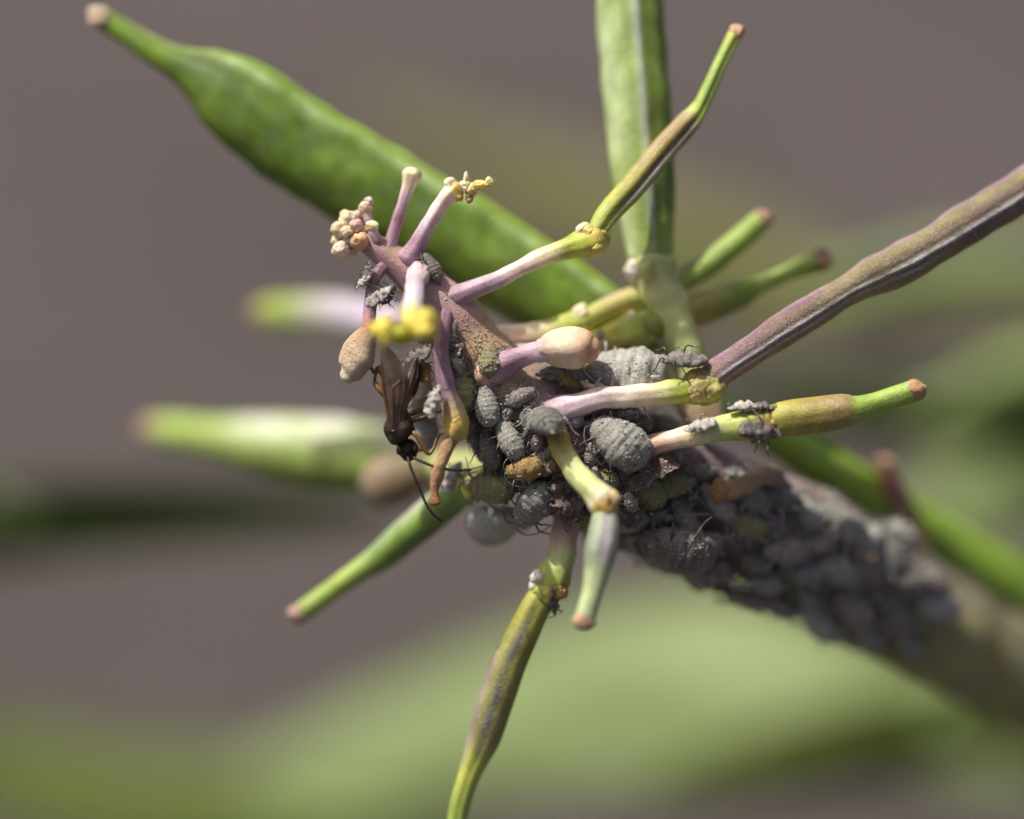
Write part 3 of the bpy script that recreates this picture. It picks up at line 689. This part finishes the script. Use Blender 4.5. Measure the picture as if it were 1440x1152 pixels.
# ------------------------------------------------------------------ shed skins, wax, withered bits
def skin_body(seed):
    mb = aphid_body(seed, .75, .12, 34, 16, .1)
    vs = []
    for v in mb.v:
        k = noise.noise(v*6+Vector((seed*3, 0, 0)))
        vs.append(Vector((v.x, v.y*(1+.5*k), (v.z-.1)*(.6+.6*k)+.12)))
    mb.v = vs; return mb.mesh('skin')
skins = [skin_body(i+11) for i in range(3)]
def shed_skin(px, py, deg, size, bvh, label, mat=M_skin, y=None, up=None, lift=.02, group=None, legmat=A_leg):
    if y is None:
        h = ray(px, py, bvh)
        if h[0] is None: h = bvh.find_nearest(W(P(px, py, -.3)))
        hit, n = h[0], h[1]
    else: hit = W(P(px, py, y)); n = CM.to_3x3() @ Vector((0, -1, .3))
    if up: n = CM.to_3x3() @ Vector(up).normalized()
    r = link('shed_skin', None); r.matrix_world = frame_at(hit+n*lift, n, ang(deg), size/100); tag(r, label, 'insect skin', group)
    o = link('skin', withmat(skins[rnd.randrange(3)], mat), r)
    for m in legs:
        l = link('leg', withmat(m, legmat), r); l.rotation_euler = (rnd.uniform(-.3, .3), rnd.uniform(-.2, .2), rnd.uniform(-.5, .5)); l.scale = (1.1, rnd.uniform(.6, 1), 1)
shed_skin(985, 606, 195, 50, BV['C'], 'whitish shed aphid skin at the start of the brown-tipped yellow pod', up=(-.1, -.7, .75))
shed_skin(1046, 580, 190, 48, BV['C'], 'white fluffy shed skin on top of the yellow pod stalk', up=(0, -.45, .9))
shed_skin(1068, 606, 350, 62, BV['C'], 'dark grey shed skin with hooked legs on the side of the yellow pod', M_skind, up=(0, -1, -.05))
shed_skin(1075, 578, 20, 34, BV['C'], 'tiny dark shed skin at the rim of the yellow pod', M_skind, up=(.1, -.4, .9))
shed_skin(962, 514, 165, 72, BV['B'], 'grey pleated shed skin standing at the base of the long purple pod', M_skind, y=-.28, up=(-.1, -.7, .7))
shed_skin(521, 385, 80, 36, BV_stem, 'small grey shed skin on the stalk of the shrivelled bud', M_skind, y=-.3, up=(-.6, -.8, .1))
shed_skin(515, 399, 200, 30, BV_stem, 'white curled shed skin at the side of the shrivelled bud stalk', M_skin, y=-.32, up=(-.6, -.6, .5))
shed_skin(535, 419, 35, 44, BV_stem, 'tan shed skin caught under the purple stem tip', M_skin, y=-.3, up=(-.3, -.9, .2))
shed_skin(616, 566, 70, 50, BV_stem, 'crumpled pale shed skin on the hanging stalk by the wasp leg', M_skin, y=-.62, up=(-.6, -.8, .1))
shed_skin(640, 672, 60, 50, BV_stem, 'white crumpled shed skin where the green lower pod begins', M_skin, y=.35, up=(-.4, -.9, .2))
shed_skin(1262, 752, 140, 62, BV_stem, 'bright white shed skin on the upper edge of the lower stem', M_skin, up=(.3, -.5, .8))
shed_skin(848, 668, 10, 40, BV_stem, 'small pale shed skin beside the big oval dusty aphid', M_skin)
shed_skin(880, 578, 190, 44, BV['B'], 'brown and white shed skin under the purple pod stalk', M_skind, y=-.2, up=(0, -.9, -.5))
shed_skin(772, 846, 300, 44, BV['K'], 'thin dark legged skin on the joint of the straight hanging pod', M_skind, y=.0, up=(.9, -.5, 0))
shed_skin(590, 505, 200, 52, BV_stem, 'dusty grey shed skin right above the wasp abdomen', M_skind, y=-.2, up=(-.5, -.9, .2))
shed_skin(600, 520, 110, 44, BV_stem, 'tan translucent shed skin right of the wasp abdomen', simple('shed_skin_tan', c('#a8803e'), c('#d8b878'), 6, .4, .5), y=-.1, up=(-.5, -.9, .1))
shed_skin(985, 805, 250, 66, BV_stem, 'soft grey shed skin dangling under the lower stem', M_skind, y=1.0, up=(-.3, -.7, -.8))

def withered(ctrl, half, label, seed, mat=M_wither, nu=36, nv=14):
    """a crumpled dry petal with thickness"""
    pts = catmull([(*P(a, b, d), 0) for a, b, d in ctrl], 12)
    n = len(pts); mb = MB(); th = .018
    top = []
    for i, p in enumerate(pts):
        p = Vector(p[:3]); t = (Vector(pts[min(i+1, n-1)][:3])-Vector(pts[max(i-1, 0)][:3])).normalized()
        sd = t.cross(Vector((.2, -1, .3))).normalized(); nn = sd.cross(t)
        wv = half/100*math.sin(math.pi*min(1, .12+.86*i/(n-1)))
        for j in range(nv+1):
            k = j/nv*2-1
            q = p+sd*k*wv*(1+.35*noise.noise(Vector((i*.35, seed, k*3))))
            q += nn*(.35*wv*(k*k) + .16*noise.noise(q*5+Vector((seed, 0, 0))) + .07*noise.noise(q*13))
            top.append((q, nn))
    mb.v = [q for q, _ in top]+[q-nn*th for q, nn in top]
    o = len(top); m = nv+1
    for i in range(n-1):
        for j in range(nv):
            a = i*m+j
            mb.f.append((a, a+1, a+m+1, a+m)); mb.f.append((a+o, a+m+o, a+m+1+o, a+1+o))
    for i in range(n-1):
        for j in (0, nv):
            a = i*m+j; mb.f.append((a, a+m, a+m+o, a+o))
    for j in range(nv):
        for i in (0, n-1):
            a = i*m+j; mb.f.append((a, a+1, a+1+o, a+o))
    ctr = W(mb.v[0])
    ob = link('withered_petal', mb.mesh('withered_petal', mat, lambda v: W(v)-ctr)); ob.location = ctr
    tag(ob, label, 'petal'); return ob
withered([(955, 648, -.25), (920, 660, -.28), (885, 675, -.25), (850, 688, -.1), (820, 690, .1)], 20, 'long brown withered petal under the big oval dusty aphid', 1)
withered([(905, 690, -.1), (890, 715, -.1), (880, 745, .05)], 18, 'torn brown scrap hanging below the long withered petal', 2)
withered([(800, 668, -.3), (790, 690, -.35), (802, 715, -.3), (795, 745, -.1)], 22, 'ragged dark brown petal scrap above the straight hanging pod', 3)
withered([(770, 640, -.45), (785, 655, -.5), (800, 668, -.45)], 16, 'dry olive petal flap beside the orange yellow nymph', 4, simple('withered_olive', c('#5c5136'), c('#94855c'), 5, .6, .6))
withered([(610, 480, -.35), (628, 492, -.4), (650, 480, -.3)], 18, 'crumbled grey brown scrap behind the yellow flower base', 5)

# fine wax and dust grains on the stem
db = MB(); vs, fs = ico(1)
for k in range(5200):
    i = rnd.randrange(130, 12*30); p0 = Vector(vsrc[i][:3]); tg = (Vector(vsrc[i+1][:3])-p0).normalized(); r = vsrc[i][3]
    u = Vector((0, -1, 0)); u = (u-tg*u.dot(tg)).normalized(); v = tg.cross(u)
    ph = rnd.uniform(-1.6, 2.6); n = u*math.cos(ph)+v*math.sin(ph)
    q = p0+n*r
    if noise.noise(q*1.7) < -.05: continue
    h = BV_stem.find_nearest(W(q)); q = INV @ h[0]
    s = rnd.uniform(.008, .03)*(1.4 if rnd.random() < .1 else 1); b0 = len(db.v)
    sc_ = Vector((rnd.uniform(.6, 1.6), rnd.uniform(.6, 1.4), rnd.uniform(.5, 1.2)))
    for vv in vs: db.v.append(q+Vector((vv.x*sc_.x, vv.y*sc_.y, vv.z*sc_.z))*s*(1+.4*noise.noise(vv*2+q*9)))
    for f in fs: db.f.append(tuple(a+b0 for a in f))
bpy.context.view_layer.update(); dg = bpy.context.evaluated_depsgraph_get()
for k in range(5200):
    i = rnd.randrange(128, 11*30); p0 = Vector(vsrc[i][:3]); r = vsrc[i][3]
    d = Vector((rnd.gauss(-.1, .7), -1, rnd.gauss(.35, .7))).normalized()
    tgt = p0+Vector((rnd.uniform(-r, r), 0, rnd.uniform(-r, r)))
    hit, loc, nr_, _, ob, _ = SC.ray_cast(dg, W(tgt+d*2.2), CM.to_3x3() @ -d, distance=2.6)
    if not hit or ob.name.split('.')[0] not in ('body', 'stem', 'skin', 'withered_petal', 'leg'): continue
    q = INV @ loc; s = rnd.uniform(.006, .018)*(1.6 if rnd.random() < .08 else 1); b0 = len(db.v)
    sc_ = Vector((rnd.uniform(.6, 1.6), rnd.uniform(.6, 1.4), rnd.uniform(.5, 1.2)))
    for vv in vs: db.v.append(q+Vector((vv.x*sc_.x, vv.y*sc_.y, vv.z*sc_.z))*s)
    for f in fs: db.f.append(tuple(a+b0 for a in f))
do = link('wax_dust', db.mesh('wax_dust', M_debris, lambda v: W(v))); tag(do, 'pale wax grains and dust scattered over the stem and the aphids', 'dust', None, 'stuff')

# ------------------------------------------------------------------ the wasp
WOFF = .36
def PW(a, b, d): return P(a, b, d+WOFF)
def wtube(mb, pts, **kw): return ptube(mb, [(p[0], p[1], p[2]+WOFF, *p[3:]) for p in pts], **kw)
def wblob(mb, x, y, d, r, col, **kw): pblob(mb, x, y, d+WOFF, r, col, **kw)
WB = W(P(560, 600, -.40))
wasp = root('wasp', WB, 'small dark brown parasitic wasp with folded smoky wings, head down beside the hanging stalk', 'wasp')
def wpart(name, mb, mat, parent=None): return part(name, mb, mat, parent or wasp, WB)
wd = MB()
blk = (0, 0, 0)
wtube(wd, [(587, 500, -.62, 4, blk), (583, 512, -.64, 9, blk), (578, 530, -.66, 14, blk), (573, 548, -.69, 13, blk), (568, 562, -.72, 9, blk), (565, 570, -.75, 6.5, blk), (564, 578, -.78, 10, blk), (562, 590, -.82, 18, blk), (562, 603, -.85, 21, blk), (563, 615, -.85, 18, blk), (567, 622, -.83, 9, blk),
           (570, 626, -.82, 13, blk), (573, 633, -.8, 15, blk), (576, 640, -.8, 11, blk)], seg=26, per=8, amp=.12, freq=7)
wd.c = []
W_body2 = W_body
bo = wpart('body', wd, W_body2)
bd = MB(); wtube(bd, [(570, 555, -.72, 12.2, blk), (567, 564, -.74, 9.2, blk), (565, 571, -.77, 7.5, blk)], seg=24, per=5, cap0='flat', cap1='flat'); bd.c = []
wpart('waist_band', bd, simple('wasp_waist', c('#a8641a'), c('#d79a3c'), 6, .35, .2), bo)
for (x, y, d) in ((562, 633, -.92), (584, 632, -.9)):
    e = MB(); wblob(e, x, y, d, 6.5, blk, amp=.02, scale=(.8, .8, 1.1)); e.c = []; wpart('eye', e, A_eye)
def wing(outline, veins, bulge):
    mb = MB(); n = 18; th = .008
    L = catmull([(*PW(*p),) for p in outline[0]], 8); R_ = catmull([(*PW(*p),) for p in outline[1]], 8)
    m = 9; top = []
    for a, b in zip(L, R_):
        a = Vector(a); b = Vector(b)
        for j in range(m):
            k = j/(m-1); q = a.lerp(b, k); q.y += -bulge*math.sin(math.pi*k)+.012*noise.noise(q*6); top.append(q)
    mb.v = top+[q+Vector((0, th, 0)) for q in top]; o = len(top); nr = len(L)
    for i in range(nr-1):
        for j in range(m-1):
            a = i*m+j; mb.f.append((a, a+1, a+m+1, a+m)); mb.f.append((a+o, a+m+o, a+m+1+o, a+1+o))
        for j in (0, m-1):
            a = i*m+j; mb.f.append((a, a+m, a+m+o, a+o))
    for i in (0, nr-1):
        for j in range(m-1):
            a = i*m+j; mb.f.append((a, a+1, a+1+o, a+o))
    wo = wpart('wing', mb, W_wing)
    for v in veins:
        b = MB(); wtube(b, [(*p, r, blk) for p, r in zip(v, [1.6]*(len(v)-1)+[.8])], seg=6, per=4); b.c = []; wpart('vein', b, W_legd, wo)
wing([[(546, 606, -1.0), (542, 575, -1.02), (537, 545, -1.03), (535, 515, -1.0), (536, 487, -.95)], [(560, 606, -1.04), (564, 575, -1.06), (569, 545, -1.06), (565, 512, -1.0), (545, 486, -.95)]],
     [[(552, 602, -1.05), (545, 575, -1.06), (539, 548, -1.06), (537, 515, -1.02)], [(553, 600, -1.06), (552, 570, -1.1), (552, 545, -1.1)], [(552, 545, -1.1), (563, 535, -1.08)]], .05)
wing([[(560, 604, -1.0), (562, 575, -.98), (566, 550, -.94), (572, 525, -.88), (583, 502, -.8)], [(567, 602, -.98), (573, 575, -.95), (581, 550, -.9), (588, 525, -.84), (589, 502, -.78)]],
     [[(565, 602, -1.02), (569, 570, -1.0), (577, 540, -.94), (586, 506, -.82)]], .04)
def wleg(pts, mat=W_leg):
    b = MB(); wtube(b, [(*p[:3], p[3]*.8, blk) for p in pts], seg=9, per=6); b.c = []; wpart('leg', b, mat)
wleg([(574, 606, -.9, 4), (584, 611, -.95, 4.5), (592, 622, -.97, 4), (602, 638, -.97, 3), (609, 632, -.93, 2.6), (614, 618, -.88, 2.4), (620, 611, -.86, 2), (634, 611, -.85, 1.7), (645, 617, -.86, 1.5)])
wleg([(574, 594, -.85, 4), (583, 591, -.88, 4.5), (600, 586, -.86, 4.5), (614, 580, -.82, 3.5), (624, 576, -.78, 2.5)], W_legd)
wleg([(572, 584, -.8, 4), (582, 580, -.78, 5), (592, 575, -.72, 5), (600, 566, -.68, 3.5), (608, 556, -.66, 2.5), (616, 548, -.66, 2)], W_leg)
wleg([(556, 580, -.8, 4), (545, 560, -.78, 6), (530, 543, -.75, 5.5), (527, 535, -.7, 3), (530, 522, -.6, 2.5), (538, 512, -.5, 2)])
wleg([(556, 585, -.78, 4), (548, 545, -.7, 5), (535, 520, -.65, 7), (526, 524, -.6, 3.5), (520, 512, -.45, 2.5)])
wleg([(558, 606, -.8, 4), (556, 618, -.62, 4), (566, 628, -.5, 3), (590, 634, -.32, 2), (604, 628, -.2, 1.6)], W_legd)
def antenna(pts):
    b = MB(); q = catmull([(*PW(*p), ) for p in pts], 8)
    n = len(q)
    tube(b, [(*p, .021+.004*(i % 2)-.006*i/n, blk) for i, p in enumerate(q)], seg=8, per=2); b.c = []; wpart('antenna', b, W_ant)
antenna([(573, 641, -.9), (577, 656, -.98), (588, 683, -1.02), (598, 706, -1.02), (608, 722, -1.0), (621, 733, -.96)])
antenna([(578, 641, -.88), (590, 648, -.95), (610, 656, -.98), (635, 661, -.96), (662, 661, -.9)])

# ------------------------------------------------------------------ growth behind
def blade_plant(name, ctrl, mat, label, ground_xy, stalkmat=None, fold=.25, twist=None, group=None, cat='leaf', wdir=Vector((0, .5, 1))):
    """a long leaf on a stalk that runs down to the soil; ctrl: (px,py,depth,half width px)"""
    gb = Vector((*ground_xy, -1)); ro = root(name, gb, label, cat, group)
    pts = catmull([(*P(a, b, d), px2r(hw, d)) for a, b, d, hw in ctrl], 10); n = len(pts); nv = 10
    mb = MB(); top = []
    for i, p in enumerate(pts):
        q0 = Vector(p[:3]); t = (Vector(pts[min(i+1, n-1)][:3])-Vector(pts[max(i-1, 0)][:3])).normalized()
        sd = (wdir-t*wdir.dot(t)).normalized(); nn = sd.cross(t)
        for j in range(nv+1):
            k = j/nv*2-1
            q = q0+sd*k*p[3]*(1+.12*noise.noise(Vector((i*.3, k*2, len(ctrl)))))+nn*(fold*p[3]*abs(k)+.12*p[3]*noise.noise(q0*.3+Vector((0, 0, k))))
            top.append((q, nn))
    th = .15
    mb.v = [q for q, _ in top]+[q-nn*th for q, nn in top]; o = len(top); m = nv+1
    for i in range(n-1):
        for j in range(nv):
            a = i*m+j; mb.f.append((a, a+1, a+m+1, a+m)); mb.f.append((a+o, a+m+o, a+m+1+o, a+1+o))
        for j in (0, nv):
            a = i*m+j; mb.f.append((a, a+m, a+m+o, a+o))
    for i in (0, n-1):
        for j in range(nv):
            a = i*m+j; mb.f.append((a, a+1, a+1+o, a+o))
    part('blade', mb, mat, ro, gb)
    # stalk from the last control point to the ground
    e = W(P(*ctrl[-1][:3])); mid1 = e.lerp(gb, .12); mid1.x = e.x+(gb.x-e.x)*.5; mid1.y = e.y+(gb.y-e.y)*.5
    s = MB(); K = c('#7f9a4a')
    inner = W(P(*ctrl[max(0, len(ctrl)-3)][:3]))
    tube(s, [(*(INV @ q), r, K) for q, r in ((inner, .25), (e, .5), (mid1, .7), (gb.lerp(mid1, .5)+Vector((1, 0, 0)), .9), (gb, 1.1))], seg=14, per=8, amp=.05, freq=.5)
    part('stalk', s, M_stem, ro, gb)
    return ro
blade_plant('leaf', [(340, 1100, 22, 20), (540, 1050, 21, 90), (760, 990, 20, 130), (960, 960, 19, 150), (1150, 975, 18, 140), (1330, 1000, 18, 110), (1600, 1080, 17, 60), (1850, 1250, 17, 20)], L_pale, 'broad pale green leaf, soft out of focus below the stem', (38, 16))
blade_plant('leaf', [(900, 1120, 17, 15), (1040, 1085, 16.5, 45), (1180, 1055, 16, 60), (1320, 1020, 16, 55), (1480, 1000, 16, 45), (1700, 1010, 12, 20)], L_green, 'darker green leaf edge beneath the broad pale leaf', (36, 12), wdir=Vector((0, -.25, 1)))
blade_plant('leaf', [(480, 150, 30, 10), (620, 210, 28, 40), (780, 270, 26, 65), (980, 350, 24, 85), (1150, 410, 22, 70), (1330, 430, 22, 35), (1700, 500, 22, 15)], L_olive, 'dim olive leaf far behind the upright pod', (52, 44))
blade_plant('leaf', [(-60, 1060, 24, 70), (150, 1120, 24, 90), (400, 1140, 24, 80), (600, 1180, 24, 50), (700, 1330, 25, 20)], L_green, 'blurred green leaf far behind below the green lower pod', (4, 40))
blade_plant('leaf', [(560, 715, 13, 8), (420, 718, 13, 30), (220, 722, 13, 46), (40, 732, 13, 54), (-160, 755, 13, 50), (-360, 800, 13, 12)], L_dark, 'dark green leaf in shade under the soft pod behind the wasp', (-34, 20), wdir=Vector((0, -.25, 1)))
blade_plant('leaf', [(960, 560, 18, 12), (1120, 570, 17, 40), (1300, 580, 16, 55), (1500, 590, 16, 50), (1750, 640, 16, 15)], L_dark, 'dark grey green leaf behind the brown-tipped pod', (44, 30), wdir=Vector((0, -.25, 1)))
blade_plant('leaf', [(1240, 740, 22, 15), (1360, 700, 21, 70), (1500, 650, 20, 80), (1750, 650, 20, 20)], L_pale, 'pale olive leaf blurred beyond the bright green stem', (50, 38))
# bright green stem running close behind the aphid stem
gb = Vector((30.0, 16.0, -1)); gs = root('green_stem', gb, 'smooth bright green stem running behind the purple aphid stem', 'stem')
g1 = MB(); gcol = c('#86a614')
gp = [(1000, 560, 2.2, 10, gcol), (1060, 600, 2.4, 22, gcol), (1130, 640, 2.7, 30, gcol), (1230, 710, 3.2, 40, gcol), (1330, 780, 3.8, 48, gcol), (1440, 850, 4.5, 52, gcol), (1600, 960, 5.6, 55, gcol), (1800, 1090, 7, 60, gcol)]
q = [(*P(a, b, d), px2r(r, d), k) for a, b, d, r, k in gp]
lw = W(Vector(q[-1][:3]))
for wv in (lw+Vector((6, 5, -10)), Vector((29, 17, 190)), Vector((31, 17, 90)), gb): q.append((*(INV @ wv), .8, gcol))
tube(g1, q, seg=28, per=10, amp=.04, freq=1.0, mult=lambda th, t: 1+.04*math.cos(4*th))
part('stem', g1, M_pod, gs, gb)
